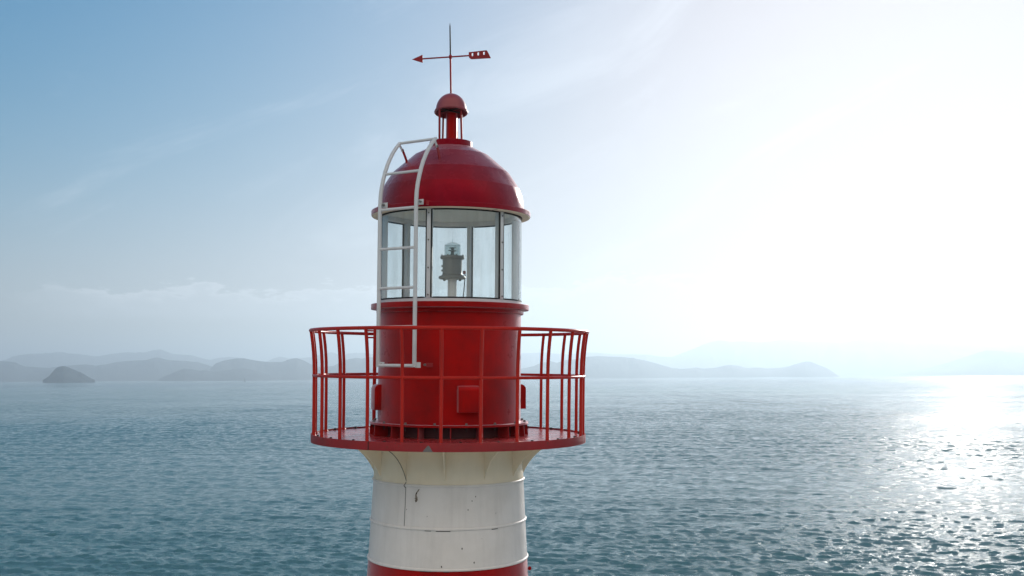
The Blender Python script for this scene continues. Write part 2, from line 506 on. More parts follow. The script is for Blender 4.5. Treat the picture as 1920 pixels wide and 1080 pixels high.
ridge_far = [(0, 677), (12, 674), (25, 668), (45, 664.5), (60, 663), (90, 662.7), (105, 660.5), (118, 660), (128, 662.5), (150, 664), (175, 668), (185, 668), (205, 664),
    (240, 660), (262, 663), (290, 656), (300, 655), (312, 659), (325, 664), (360, 666), (380, 672), (395, 675), (410, 671), (430, 669), (460, 672), (482, 676), (500, 678),
    (512, 672), (526, 668.5), (540, 672), (560, 671), (575, 670.5), (588, 669), (605, 664), (622, 660), (640, 667), (655, 662.5), (680, 661.5), (700, 664), (760, 667), (850, 660),
    (930, 665), (990, 662), (1020, 661), (1040, 663), (1065, 664.5), (1085, 662), (1100, 661), (1120, 661), (1150, 664), (1190, 664), (1215, 665), (1240, 669), (1260, 669),
    (1285, 660), (1310, 650), (1330, 642), (1350, 638), (1370, 641), (1395, 640), (1420, 642), (1440, 641), (1460, 637.5), (1480, 637), (1500, 640), (1540, 641), (1580, 641.5),
    (1620, 636), (1660, 636), (1700, 640), (1740, 642), (1800, 645), (1860, 649), (1900, 646), (1920, 644)]
hills(more(ridge_far, -700, 2700, 3, 7), 15000, 2500, 'palest and farthest mountain ridge along the whole horizon', 1)
ridge_left = [(0, 677), (15, 678), (30, 680), (38, 684), (46, 687), (60, 688), (75, 689), (90, 690), (105, 688), (120, 686), (145, 684), (160, 683), (180, 685.5), (200, 683), (220, 678.5), (250, 676),
    (275, 675), (293, 670), (302, 671.5), (312, 674.5), (330, 676), (350, 677), (370, 679), (385, 683), (400, 688), (430, 693), (460, 699), (490, 706), (500, 712)]
hills(more(ridge_left, -600, 0, 5, 6), 9500, 1200, 'middle range of blue hills at the left behind the small island', 2)
ridge_mid = [(385, 712), (395, 690), (405, 681), (420, 676), (440, 672.5), (455, 671.5), (468, 674), (485, 677), (505, 679), (530, 678.5), (545, 673), (556, 671.5), (570, 676), (585, 684), (600, 688), (625, 686),
    (643, 677), (655, 673), (668, 671), (680, 672.5), (690, 668), (705, 672), (740, 680), (800, 676), (870, 684), (930, 690), (960, 693), (985, 690), (1000, 686.5), (1010, 682), (1020, 679), (1032, 677), (1045, 680), (1060, 675), (1080, 673), (1100, 669),
    (1120, 667.5), (1150, 669), (1165, 669), (1190, 672), (1205, 675), (1222, 679), (1240, 684), (1260, 690), (1280, 691.5), (1305, 689), (1320, 691), (1345, 689), (1358, 685.5), (1370, 684), (1385, 686),
    (1400, 690), (1420, 689), (1440, 691), (1460, 690), (1480, 687), (1492, 682), (1500, 680), (1510, 677.5), (1520, 678), (1535, 684), (1550, 690), (1560, 696), (1568, 702), (1575, 706)]
hills(ridge_mid, 8500, 1000, 'darker rounded hills rising behind the lighthouse gallery', 3)
ridge_right = [(1640, 706), (1690, 700), (1740, 690), (1790, 676), (1825, 664), (1850, 657), (1870, 657.5), (1890, 660), (1920, 662)]
hills(more(ridge_right, 1640, 2700, 9, 6), 11000, 1200, 'hills fading into the white glare at the far right', 4)
ridge_low = [(296, 712), (310, 705), (325, 699), (336, 694), (346, 691), (358, 692), (372, 695), (385, 694), (400, 696.5), (420, 694), (440, 691.5), (458, 690.5), (475, 693), (495, 699), (510, 705), (518, 712)]
hills(ridge_low, 7400, 600, 'low pale headland near the tiny sailing boat', 5)
hills([(80, 712.5), (86, 709), (92, 705), (98, 698), (101, 694), (106, 689.5), (112, 687), (118, 686.6), (124, 687.2), (132, 690), (141, 694), (152, 698.5), (162, 704), (170, 709), (178, 712.5)],
      5200, 350, 'small dark cone shaped island on the left horizon', 6, True, name='island')

# ------------------------------------------------------------------ lighthouse
TX, TY, AZ, D = 0.0112243, -0.0148253, -0.058649, 13.0
up = Vector((TX, TY, 1)).normalized()
dv = Vector((math.sin(AZ), math.cos(AZ), 0))
e1 = dv.cross(up).normalized()
e2 = up.cross(e1)
base = Vector((D * math.sin(AZ), D * math.cos(AZ), H)) - up * H
tower = bpy.data.objects.new('lighthouse', None)
C.objects.link(tower)
TM = Matrix.Identity(4)
for i in range(3):
    TM[i][0] = e1[i]; TM[i][1] = e2[i]; TM[i][2] = up[i]; TM[i][3] = base[i]
tower.matrix_world = TM
tag(tower, 'red and white striped steel lighthouse with railed gallery, glazed lantern and red dome', 'lighthouse')

def shell_r(z): return 0.875 + (-0.7678 - z) * 0.0535

# --- tower shell: painted bands, each its own plate ring
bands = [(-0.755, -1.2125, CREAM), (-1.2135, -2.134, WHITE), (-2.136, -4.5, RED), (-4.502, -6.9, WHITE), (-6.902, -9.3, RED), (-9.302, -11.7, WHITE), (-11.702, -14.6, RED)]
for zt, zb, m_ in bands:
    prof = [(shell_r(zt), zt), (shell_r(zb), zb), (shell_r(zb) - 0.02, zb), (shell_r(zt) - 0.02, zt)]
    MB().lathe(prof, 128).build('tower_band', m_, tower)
def bead(z, r, m_):
    p = [(r + shell_r(z) - 0.004 + 0.0 - r, z)]
    sr = shell_r(z)
    prof = [(sr - 0.006, z - 0.016), (sr + 0.008, z - 0.0145), (sr + 0.0145, z - 0.008), (sr + 0.0165, z), (sr + 0.0145, z + 0.008), (sr + 0.008, z + 0.0145), (sr - 0.006, z + 0.016)]
    return MB().lathe(prof, 128).build('seam_ring', m_, tower)
for z in (-1.213, -1.685, -2.128): bead(z, 0, WHITE)
for z in (-3.3, -4.5): bead(z, 0, RED)
for z in (-5.7, -6.9): bead(z, 0, WHITE)
MB().lathe([(0.0, -14.3), (2.6, -14.3), (2.75, -14.45), (2.75, -18.0), (0.0, -18.0)], 64, closed=False).build('concrete_base', CONC, tower)

# --- concrete slab added below the frame to bounce light up the tower
bw = MB().box((0, -30, -0.5), (42.0, 150.0, 5.0))
bwo = bw.build('bounce_slab', plain('pale_concrete', (0.58, 0.54, 0.47), 0.9), lift=0, bevel=0.06, seg=1)
tag(bwo, 'added pale concrete slab below the frame, bouncing light up the lighthouse', 'bounce_slab', kind='structure')

# --- gallery
deck = MB().lathe([(0.80, -0.690), (1.628, -0.690), (1.628, -0.764), (0.80, -0.764)], 128).build('gallery_deck', RED_DECK, tower)
rim = MB().lathe([(1.629, -0.672), (1.6445, -0.672), (1.6445, -0.7678), (1.629, -0.7678)], 160, 0.0, 360.0).build('rim', RED_OLD, deck, bevel=0.003)
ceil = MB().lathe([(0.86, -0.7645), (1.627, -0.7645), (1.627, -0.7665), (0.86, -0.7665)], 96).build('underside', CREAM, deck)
pr = [(1.6447, -0.676), (1.6475, -0.676), (1.6475, -0.767), (1.6447, -0.767)]
MB().lathe(pr, 2, -31.9, -31.55).build('joint_gap', BLACK, deck)
tri = [pol(a, 1.6465, z) for a, z in ((-9.7, -0.766), (-9.2, -0.745), (-8.5, -0.722), (-7.9, -0.703), (-7.5, -0.699), (-7.0, -0.716), (-6.5, -0.742), (-5.9, -0.766))]
tri2 = [pol(a, 1.6440, z) for a, z in ((-9.7, -0.766), (-9.2, -0.745), (-8.5, -0.722), (-7.9, -0.703), (-7.5, -0.699), (-7.0, -0.716), (-6.5, -0.742), (-5.9, -0.766))]
MB().add(tri + tri2, [tuple(range(8)), tuple(range(15, 7, -1))] + [(i, (i + 1) % 8, 8 + (i + 1) % 8, 8 + i) for i in range(8)]).build('bare_patch', SCUFF, deck)

def bolt(r, phi, z, rad=0.014, h=0.018, n=6):
    c = pol(phi, r, 0)
    return MB().lathe([(0, z), (rad * 1.35, z), (rad * 1.35, z + h * 0.25), (rad, z + h * 0.27), (rad, z + h), (0.0, z + h * 1.05)], n, closed=False, c=(c.x, c.y))
b0 = bolt(1.60, 4.4, -0.690, 0.015, 0.026).build('bolt', DARK, deck)
for k in range(1, 24): dup(b0, deck, R(15 * k))

# curved brackets under the deck
def bracket_poly(n=18):
    rt, rb, zt, zb = 1.345, 0.888, -0.7672, -1.168
    a0, a1 = R(10), R(64)
    pts = [(0.872, zt), (rt, zt)]
    for k in range(1, n + 1):
        a = a0 + (a1 - a0) * k / n
        pts.append((rt - (rt - rb) * (math.sin(a) - math.sin(a0)) / (math.sin(a1) - math.sin(a0)),
                    zt - (zt - zb) * (math.cos(a0) - math.cos(a)) / (math.cos(a0) - math.cos(a1))))
    pts.append((0.879, zb))
    return pts
def bracket(phi):
    a = R(phi)
    ax = (Vector((math.sin(a), -math.cos(a), 0)), Vector((0, 0, 1)), Vector((math.cos(a), math.sin(a), 0)))
    return MB().prism(bracket_poly(), 0.012, (0, 0, 0), ax)
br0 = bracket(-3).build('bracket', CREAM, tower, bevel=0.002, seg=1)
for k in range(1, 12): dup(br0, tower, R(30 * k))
# black cable that follows one bracket edge down to the plate seam
cab = []
bp_ = bracket_poly()[2:-1]
for x, z in bp_: cab.append(pol(-33 + 0.5 / x, x + 0.004, z - 0.002))
cab += [pol(-32.6, 0.905, -1.19), pol(-32.8, 0.917, -1.205), pol(-33.2, 0.924, -1.213), pol(-33.0, 0.917, -1.226), pol(-32.5, 0.907, -1.24)]
MB().tube(cab, 0.0032, 8).build('cable', BLACK, tower)
MB().sweep([pol(-32.4, shell_r(z) + 0.0015, z) for z in np.linspace(-1.236, -1.668, 12)], [(0.002, -0.0026), (0.002, 0.0026), (-0.002, 0.0026), (-0.002, -0.0026)], up=pol(-32.4, 1, 0)).build('plate_seam', STEEL, tower)
# holes and rust on the plates
def patch(name, m_, phi, z, outline, th=0.003, parent=tower):
    n_ = len(outline)
    o_ = [pol(phi + math.degrees(x / shell_r(z)), shell_r(z + y) + th, z + y) for x, y in outline]
    i_ = [pol(phi + math.degrees(x / shell_r(z)), shell_r(z + y) - 0.004, z + y) for x, y in outline]
    return MB().add(o_ + i_, [tuple(range(n_)), tuple(range(2 * n_ - 1, n_ - 1, -1))] + [(i, (i + 1) % n_, n_ + (i + 1) % n_, n_ + i) for i in range(n_)]).build(name, m_, parent)
def blob(r, n=11, sx=1.0, sy=1.0, seed=0):
    q = random.Random(seed)
    return [(sx * r * (0.7 + 0.5 * q.random()) * math.cos(2 * math.pi * k / n), sy * r * (0.7 + 0.5 * q.random()) * math.sin(2 * math.pi * k / n)) for k in range(n)]
for ph_, z_ in ((-36.9, -0.868), (-36.6, -1.005)):
    patch('drain_hole', DARK, ph_, z_, [(-0.022, 0.004), (-0.016, 0.018), (-0.003, 0.024), (0.007, 0.012), (0.022, 0.004), (0.012, -0.010), (0.004, -0.014), (-0.002, -0.026), (-0.013, -0.016)])
patch('rust_stain', RUST, -24.0, -1.335, [(0.030, 0.085), (0.045, 0.087), (0.036, 0.068), (0.020, 0.050), (0.011, 0.030), (0.012, 0.012), (0.022, -0.006), (0.026, -0.030), (0.018, -0.050), (0.002, -0.058),
      (-0.006, -0.062), (-0.002, -0.048), (-0.010, -0.040), (-0.002, -0.028), (-0.014, -0.018), (-0.004, -0.004), (-0.008, 0.012), (-0.004, 0.030), (0.006, 0.050)])
for k, (ph_, z_, r_) in enumerate(((19.6, -1.330, 0.006), (16.9, -1.377, 0.006), (13.9, -1.473, 0.006), (9.6, -1.895, 0.009), (-4.3, -2.090, 0.009), (18.0, -2.055, 0.008), (-31.0, -1.48, 0.004), (-15.0, -1.545, 0.004),
      (36.0, -1.53, 0.004), (24.0, -1.80, 0.003))):
    patch('rust_spot', DARK, ph_, z_, blob(r_, 9, 0.8, 1.3, k))
for a0_, a1_, z_ in ((-8.5, 1.5, -1.703), (-16.5, -12, -1.701), (32, 37, -1.703), (-19, -11, -2.145), (-3, 1, -2.146)):
    prf = [(shell_r(z_) + 0.0005, z_ - 0.005), (shell_r(z_) + 0.0055, z_ - 0.005), (shell_r(z_) + 0.0055, z_ + 0.004), (shell_r(z_) + 0.0005, z_ + 0.004)]
    MB().lathe(prf, 14, a0_, a1_).build('rust_line', DARK, tower)
fit = MB().lathe([(0, 0), (0.012, 0), (0.014, 0.012), (0.024, 0.016), (0.024, 0.034), (0.016, 0.046), (0.0, 0.05)], 16, closed=False)
fit.v = [tuple(pol(86, shell_r(-2.28) - 0.004, -2.28) + Vector((z, -x * 0.2 - z * 0.07, 0)) + Vector((0, x * 0.6, y))) for x, y, z in fit.v]
fit.build('side_fitting', RED, tower)

# --- railing
rail = bpy.data.objects.new('railing', None); C.objects.link(rail); rail.parent = tower
circ = lambda r, z, n=160: [pol(360 * k / n, r, z) for k in range(n)]
MB().tube(circ(1.668, 0.5446), 0.0205, 14, True).build('top_rail', RED_RAIL, rail)
MB().tube(circ(1.624, 0.0134), 0.0175, 14, True).build('middle_rail', RED_RAIL, rail)
def baluster(phi):
    pts = [(1.616, -0.700), (1.617, -0.4), (1.620, -0.1), (1.622, 0.06), (1.626, 0.18), (1.634, 0.29), (1.646, 0.40), (1.660, 0.50), (1.667, 0.540)]
    mb = MB().tube([pol(phi, r, z) for r, z in pts], 0.0195, 14)
    c = pol(phi, 1.616, 0)
    mb.lathe([(0, -0.69), (0.031, -0.69), (0.029, -0.682), (0.021, -0.672), (0.0, -0.672)], 14, closed=False, c=(c.x, c.y))
    return mb
bl0 = baluster(-3.1).build('baluster', RED_RAIL, rail)
for k in range(1, 24): dup(bl0, rail, R(15 * k))
gp = MB()
cpt = pol(-141.6, 1.60, 0)
gp.box((cpt.x, cpt.y, -0.02), (0.036, 0.036, 1.34), (pol(-141.6, 1, 0), pol(-51.6, 1, 0), Vector((0, 0, 1))))
gp.build('gate_post', RED_RAIL, rail, bevel=0.005)
for z in (0.585, 0.495):
    MB().tube([pol(-141.6, 1.625, z), pol(-137.5, 1.655, z)], 0.011, 8).build('gate_hinge', RED_RAIL, rail)

# --- lantern wall with bolted flange
wall = MB().lathe([(0.8615, -0.556), (0.8615, 0.757), (0.84, 0.757), (0.84, -0.556)], 128).build('lantern_wall', RED, tower)
fl = MB().lathe([(0.8620, -0.533), (0.955, -0.533), (0.955, -0.557), (0.79, -0.557), (0.79, -0.5565), (0.8620, -0.5565)], 128).build('base_flange', RED, wall, bevel=0.002, seg=1)
MB().lathe([(0.785, -0.6895), (0.785, -0.5575), (0.77, -0.5575), (0.77, -0.6895)], 96).build('base_drum', SHADE_MAROON, wall)
def rib(phi):
    a = R(phi)
    ax = (Vector((math.sin(a), -math.cos(a), 0)), Vector((0, 0, 1)), Vector((math.cos(a), math.sin(a), 0)))
    return MB().prism([(0.7855, -0.6895), (0.958, -0.6895), (0.946, -0.5575), (0.7855, -0.5575)], 0.010, (0, 0, 0), ax)
rb0 = rib(1).build('rib', RED, wall)
for k in range(1, 16): dup(rb0, wall, R(22.5 * k))
fb0 = bolt(0.915, 12.2, -0.5328, 0.014, 0.024).build('bolt', STEEL, wall)
c = pol(12.2, 0.915, 0)
fn0 = MB().lathe([(0, -0.5572), (0.013, -0.5572), (0.013, -0.576), (0.007, -0.577), (0.007, -0.602), (0, -0.602)], 8, closed=False, c=(c.x, c.y)).build('nut', DARK, wall)
for k in range(1, 16): dup(fb0, wall, R(22.5 * k)); dup(fn0, wall, R(22.5 * k))
# ventilator hoods
def hood(phi):
    a = R(phi)
    rad, tan, upz = Vector((math.sin(a), -math.cos(a), 0)), Vector((math.cos(a), math.sin(a), 0)), Vector((0, 0, 1))
    prof = [(0.80, -0.388), (0.934, -0.388), (0.934, -0.150)]
    for k in range(1, 9):
        t = k / 8 * math.pi / 2
        prof.append((0.934 - 0.062 * (1 - math.cos(t)), -0.150 + 0.062 * math.sin(t)))
    prof += [(0.80, -0.088)]
    return MB().prism(prof, 0.245, (0, 0, 0), (rad, upz, tan))
h0 = hood(13.8).build('vent_hood', RED, wall, bevel=0.004)
for k in (1, 2, 3): dup(h0, wall, R(90 * k))
corn = [(0.8625, 0.7555), (0.889, 0.7555), (0.893, 0.760), (0.893, 0.794), (0.897, 0.800), (0.957, 0.8065), (0.9585, 0.810), (0.9585, 0.864), (0.955, 0.868), (0.70, 0.868), (0.70, 0.84), (0.84, 0.80), (0.84, 0.7575)]
MB().lathe(corn, 128).build('cornice', RED, tower, smooth=30)

# --- glazed lantern
lant = bpy.data.objects.new('lantern_glazing', None); C.objects.link(lant); lant.parent = tower
MB().lathe([(0.800, 0.8682), (0.8665, 0.8682), (0.8665, 0.909), (0.800, 0.909)], 128).build('sill_frame', GREYW, lant, bevel=0.003, seg=1)
MB().lathe([(0.800, 1.936), (0.8665, 1.936), (0.8665, 1.99), (0.800, 1.99)], 128).build('head_frame', WHITE, lant)
POSTS = [-17, 43, 103, 163, 223, 283]
def wpost(phi):
    a = R(phi)
    ax = (Vector((math.sin(a), -math.cos(a), 0)), Vector((math.cos(a), math.sin(a), 0)), Vector((0, 0, 1)))
    mb = MB().box(ax[0] * 0.828 + Vector((0, 0, 1.4225)), (0.094, 0.046, 1.026), ax)
    return mb
wp0 = wpost(POSTS[0]).build('window_post', GREYW, lant, bevel=0.003)
for k in range(1, 6): dup(wp0, lant, R(60 * k))
o_ = pol(POSTS[0], 1, 0)
for z in (1.885, 1.575, 1.255, 0.945):
    p = o_ * 0.8735 + Vector((0, 0, z))
    sc0 = MB().tube([p, p + o_ * 0.010], 0.0095, 10).build('screw', STEEL, lant)
    for k in range(1, 6): dup(sc0, lant, R(60 * k))
def pane(phi):
    return MB().lathe([(0.858, 0.914), (0.858, 1.931), (0.864, 1.931), (0.864, 0.914)], 28, phi + 1.9, phi + 58.1)
def gasket(phi):
    a0_, a1_ = phi + 2.05, phi + 57.95
    aa = [a0_ + (a1_ - a0_) * k / 28 for k in range(29)]
    pts = [pol(a, 0.861, 0.9165) for a in aa] + [pol(a1_, 0.861, 0.9165 + (1.9285 - 0.9165) * k / 8) for k in range(1, 8)]
    pts += [pol(a, 0.861, 1.9285) for a in reversed(aa)] + [pol(a0_, 0.861, 1.9285 - (1.9285 - 0.9165) * k / 8) for k in range(1, 8)]
    n_ = len(pts); mb = MB(); vs = []
    for i, p in enumerate(pts):
        t = (pts[(i + 1) % n_] - pts[i - 1]).normalized()
        rad_ = Vector((p.x, p.y, 0)).normalized(); b_ = t.cross(rad_)
        for u_, v_ in ((0.008, -0.0075), (0.008, 0.0075), (-0.008, 0.0075), (-0.008, -0.0075)): vs.append(p + rad_ * u_ + b_ * v_)
    return mb.add(vs, [(i * 4 + j, i * 4 + (j + 1) % 4, ((i + 1) % n_) * 4 + (j + 1) % 4, ((i + 1) % n_) * 4 + j) for i in range(n_) for j in range(4)])
pn0 = pane(POSTS[0]).build('glass_pane', GLASS, lant); gk0 = gasket(POSTS[0]).build('gasket', BLACK, lant)
for k in range(1, 6):
    dup(pn0, lant, R(60 * k)); dup(gk0, lant, R(60 * k))
MB().lathe([(0.0, 0.862), (0.80, 0.862), (0.80, 0.867), (0.0, 0.867)], 64, closed=False).build('floor', CEIL, lant)
MB().lathe([(0.0, 2.000), (0.86, 1.9905), (0.86, 2.0), (0.0, 2.012)], 64, closed=False).build('ceiling', CEIL, lant)

# --- dome roof
roof = bpy.data.objects.new('dome_roof', None); C.objects.link(roof); roof.parent = tower
def dent(a, r, z):
    """beaten plates: slight flats between the weld lines and one dent on the sunny side"""
    if 2.03 < z < 2.70:
        wgt = min(1, (z - 2.03) / 0.12) * min(1, (2.70 - z) / 0.1)
        p = pol(a, 1, z)
        r += wgt * 0.010 * mnoise.noise(Vector((p.x * 2.2, p.y * 2.2, z * 3.0)))
        aa = ((a + 180) % 360) - 180
        if 2.27 < z < 2.49: r -= 0.016 * max(0, 1 - ((aa - 52) / 16) ** 2) * math.sin((z - 2.27) / 0.22 * math.pi)
        if 2.03 < z < 2.49: r -= wgt * 0.006 * abs(math.sin(R((a - 8) * 6))) ** 6 * 0.6
    return r, z
def interp(pts, step=0.02):
    out = []
    for (r1, z1), (r2, z2) in zip(pts, pts[1:]):
        k = max(1, int(math.hypot(r2 - r1, z2 - z1) / step))
        out += [(r1 + (r2 - r1) * i / k, z1 + (z2 - z1) * i / k) for i in range(k)]
    return out + [pts[-1]]
outer = interp([(0.27, 2.80), (0.46, 2.70), (0.715, 2.475), (0.772, 2.392), (0.812, 2.328), (0.842, 2.276), (0.866, 2.205), (0.882, 2.135), (0.890, 2.075), (0.893, 2.012)])
inner = [(0.87, 2.013), (0.82, 2.29), (0.70, 2.46), (0.45, 2.67), (0.27, 2.78)]
MB().lathe(outer + inner, 192, fn=lambda a, r, z: dent(a, r, z) if r > 0 else (r, z)).build('dome', RED_DOME, roof, smooth=9.3)
MB().lathe([(0.868, 1.9445), (0.966, 1.9445), (0.971, 1.949), (0.972, 1.995), (0.968, 2.002), (0.894, 2.0118), (0.868, 2.0118)], 160).build('eave', RED_DOME, roof, smooth=30)
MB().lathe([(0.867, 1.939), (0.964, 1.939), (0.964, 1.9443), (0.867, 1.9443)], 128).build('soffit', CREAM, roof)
MB().lathe([(0.9728, 1.955), (0.9745, 1.955), (0.9745, 1.992), (0.9728, 1.992)], 2, 72.0, 72.5).build('joint_gap', BLACK, roof)
MB().lathe([(0.868, 1.9375), (0.966, 1.9375), (0.966, 1.9388), (0.868, 1.9388)], 2, 33.0, 33.7).build('joint_gap', BLACK, roof)
MB().lathe([(0.2635, 2.787), (0.2635, 2.868), (0.258, 2.874), (0.0, 2.874), (0.0, 2.79)], 64, closed=False, c=(-0.012, 0)).build('collar', RED_DOME, roof)
# chimney-like ventilator on top
vent = bpy.data.objects.new('roof_ventilator', None); C.objects.link(vent); vent.parent = tower
MB().lathe([(0.068, 2.8745), (0.068, 3.235), (0.060, 3.235), (0.060, 2.8745)], 40, c=(-0.004, 0)).build('pipe', RED, vent)
cap = []
for k in range(0, 13):
    t = k / 12 * math.pi / 2
    cap.append((0.190 * math.cos(t) ** 0.95 if k < 12 else 0.0, 3.270 + 0.205 * math.sin(t)))
cap_prof = [(0.188, 3.240), (0.200, 3.236), (0.2075, 3.243), (0.2085, 3.256), (0.203, 3.268), (0.193, 3.272)] + cap[1:]
cap_in = [(0.0, 3.455), (0.06, 3.448), (0.12, 3.41), (0.165, 3.34), (0.182, 3.275)]
capm = MB().lathe(cap_prof + cap_in, 64, c=(-0.012, 0))
capm.v = [(x, y, z - y * 0.13) for x, y, z in capm.v]          # the cap sits a little askew, its front edge tipped up
capm.build('cap', RED_BLEACHED, vent, smooth=40)
for phi, rb_, rt_ in ((-47, 0.190, 0.205), (48, 0.178, 0.172), (152, 0.165, 0.165), (-141, 0.16, 0.165)):
    MB().tube([pol(phi, rb_, 2.872) + Vector((-0.012, 0, 0)), pol(phi, rt_ - 0.012, 3.268 - pol(phi, rt_, 0).y * 0.13) + Vector((-0.012, 0, 0))], 0.0135, 10).build('strut', RED_OLD, vent)
for p1, p2, lift_ in ((-47, 132, 0.012), (48, -132, 0.026)):
    q1, q2 = pol(p1, 0.18, 3.256 + lift_) + Vector((-0.012, 0, 0)), pol(p2, 0.18, 3.256 + lift_) + Vector((-0.012, 0, 0))
    MB().sweep([q1, q2], [(0.006, -0.012), (0.006, 0.012), (-0.006, 0.012), (-0.006, -0.012)], up=(0, 0, 1)).build('cross_bar', DARK, vent)

# --- weathervane
vane = bpy.data.objects.new('weathervane', None); C.objects.link(vane); vane.parent = tower
pz = lambda z: Vector((-0.016 - (z - 3.47) * 0.0235, 0, z))
MB().sweep([pz(z) for z in (3.465, 3.70, 3.945)], [(0.0125 * math.cos(k * math.pi / 5), 0.0125 * math.sin(k * math.pi / 5)) for k in range(10)]).build('pole', RED_OLD, vane)
spr = [0.0095, 0.0090, 0.0085, 0.0075, 0.0008]
MB().sweep([pz(z) for z in (3.955, 4.05, 4.20, 4.33, 4.374)], lambda i: [(spr[i] * math.cos(k * math.pi / 5), spr[i] * math.sin(k * math.pi / 5)) for k in range(10)]).build('spike', BLACK, vane)
hubp = pz(3.945)
MB().lathe([(0.0, 3.915), (0.012, 3.917), (0.019, 3.93), (0.021, 3.945), (0.019, 3.96), (0.012, 3.973), (0, 3.975)], 20, closed=False, c=(hubp.x, 0)).build('hub', RED_OLD, vane)
va = R(17)                                   # the arrow points left and away from the viewer
vx = Vector((math.cos(va), -math.sin(va), 0.004)).normalized()
vy = Vector((0, 0, 1)); vz = vx.cross(vy)
o_ = hubp.copy()
MB().tube([o_ - vx * 0.38, o_ + vx * 0.25], 0.0095, 10).build('rod', RED_OLD, vane)
MB().prism([(-0.500, 0), (-0.362, 0.052), (-0.359, -0.052)], 0.012, o_, (vx, vy, vz)).build('arrow_head', RED_OLD, vane, bevel=0.002, seg=1)
fin = MB()
fo = [(0.236, 0.042), (0.460, 0.0515), (0.470, 0.047), (0.517, -0.046), (0.510, -0.050), (0.272, -0.047), (0.258, -0.042), (0.245, -0.031), (0.239, -0.018)]
def slot(cx, cy):
    return [(cx + 0.0095 * math.cos(t) , cy + (0.012 if math.sin(t) > 0 else -0.012) + 0.0095 * math.sin(t)) for t in [k / 12 * 2 * math.pi + 0.01 for k in range(12)]]
def fin_mesh():
    bm = bmesh.new()
    loops = [fo, slot(0.285, 0.010), slot(0.359, 0.013), slot(0.432, 0.016)]
    edges = []
    for lp in loops:
        vv = [bm.verts.new((x, y, 0)) for x, y in lp]
        edges += [bm.edges.new((vv[i], vv[(i + 1) % len(vv)])) for i in range(len(vv))]
    bmesh.ops.triangle_fill(bm, edges=edges, use_beauty=True)
    g = bmesh.ops.extrude_face_region(bm, geom=list(bm.faces))
    for x in g['geom']:
        if isinstance(x, bmesh.types.BMVert): x.co.z += 0.012
    bm.verts.index_update()
    vs = [o_ + vx * v.co.x + vy * v.co.y + vz * (v.co.z - 0.006) for v in bm.verts]
    fs = [tuple(v.index for v in f.verts) for f in bm.faces]
    bm.free(); return vs, fs
fin.add(*fin_mesh()).build('tail_fin', RED_OLD, vane, smooth=20)

# --- ladder bent over the dome
lad = bpy.data.objects.new('ladder', None); C.objects.link(lad); lad.parent = tower
LP, LW = -36.0, 0.263
lr, lt = pol(LP, 1, 0), pol(LP + 90, 1, 0)
lpath = [(1.036, 0.120), (1.036, 1.0), (1.036, 1.93), (1.034, 2.03), (1.026, 2.12), (1.008, 2.21), (0.982, 2.30), (0.950, 2.39), (0.912, 2.475), (0.864, 2.56), (0.806, 2.645), (0.745, 2.715), (0.680, 2.780)]
def lpt(s_, rho, z): return lr * rho + lt * (LW * s_) + Vector((0, 0, z))
lsec = [(0.021, -0.013), (0.021, 0.013), (-0.021, 0.013), (-0.021, -0.013)]
for s_ in (-1, 1):
    MB().sweep([lpt(s_, a, b) for a, b in lpath], lsec, up=lt).build('side_rail', GREYW, lad, bevel=0.004)
def lz(z):
    zs = [b for a, b in lpath]; return float(np.interp(z, zs, [a for a, b in lpath]))
for z in (0.137, 0.575, 1.018, 1.470, 1.926, 2.355, 2.768):
    MB().tube([lpt(-0.93, lz(z), z), lpt(0.93, lz(z), z)], 0.0165 if z > 0.2 else 0.019, 12).build('rung', GREYW, lad)
for s_ in (-1, 1):
    top = lpt(s_ * 0.99, 0.700, 2.752); mid = lpt(s_ * 0.97, 0.640, 2.680)
    MB().sweep([top, mid], [(0.016, -0.004), (0.016, 0.004), (-0.016, 0.004), (-0.016, -0.004)], up=lr).build('bracket_plate', GREYW, lad)
    for z in (1.985, 0.145):
        MB().box((lpt(s_ + (0.14 if s_ > 0 else 0.16), 1.02 if z < 1 else 1.0, z)), (0.075, 0.008, 0.062), (lt, lr, Vector((0, 0, 1)))).build('bracket_plate', GREYW, lad)
    pts_ = [lpt(s_ * 0.97, 0.650, 2.705), lpt(s_ * 0.955, 0.612, 2.640), lpt(s_ * 0.93, 0.585, 2.585), lpt(s_ * 0.93, 0.560, 2.50)]
    MB().sweep(pts_, [(0.017, -0.005), (0.017, 0.005), (-0.017, 0.005), (-0.017, -0.005)], up=lr).build('bracket_foot', RED, lad)
    for z, ra in ((1.985, 0.96), (0.145, 0.93)):
        MB().box(lpt(s_ + 0.30 if s_ > 0 else s_ + 0.26, (ra + 0.80) / 2, z), (0.010, abs(ra - 0.80), 0.05), (lt, lr, Vector((0, 0, 1)))).build('bracket_foot', RED, lad)
    for pt, dr_ in ((lpt(s_ * 0.97, 0.645, 2.690), lt), (lpt(s_ + (0.20 if s_ > 0 else 0.16), 1.03, 1.985), lr), (lpt(s_ + (0.34 if s_ > 0 else 0.16), 1.02 if s_ < 0 else 0.96, 0.148), lr)):
        MB().tube([pt - dr_ * 0.012, pt + dr_ * 0.012], 0.014, 8).build('bolt', STEEL, lad)

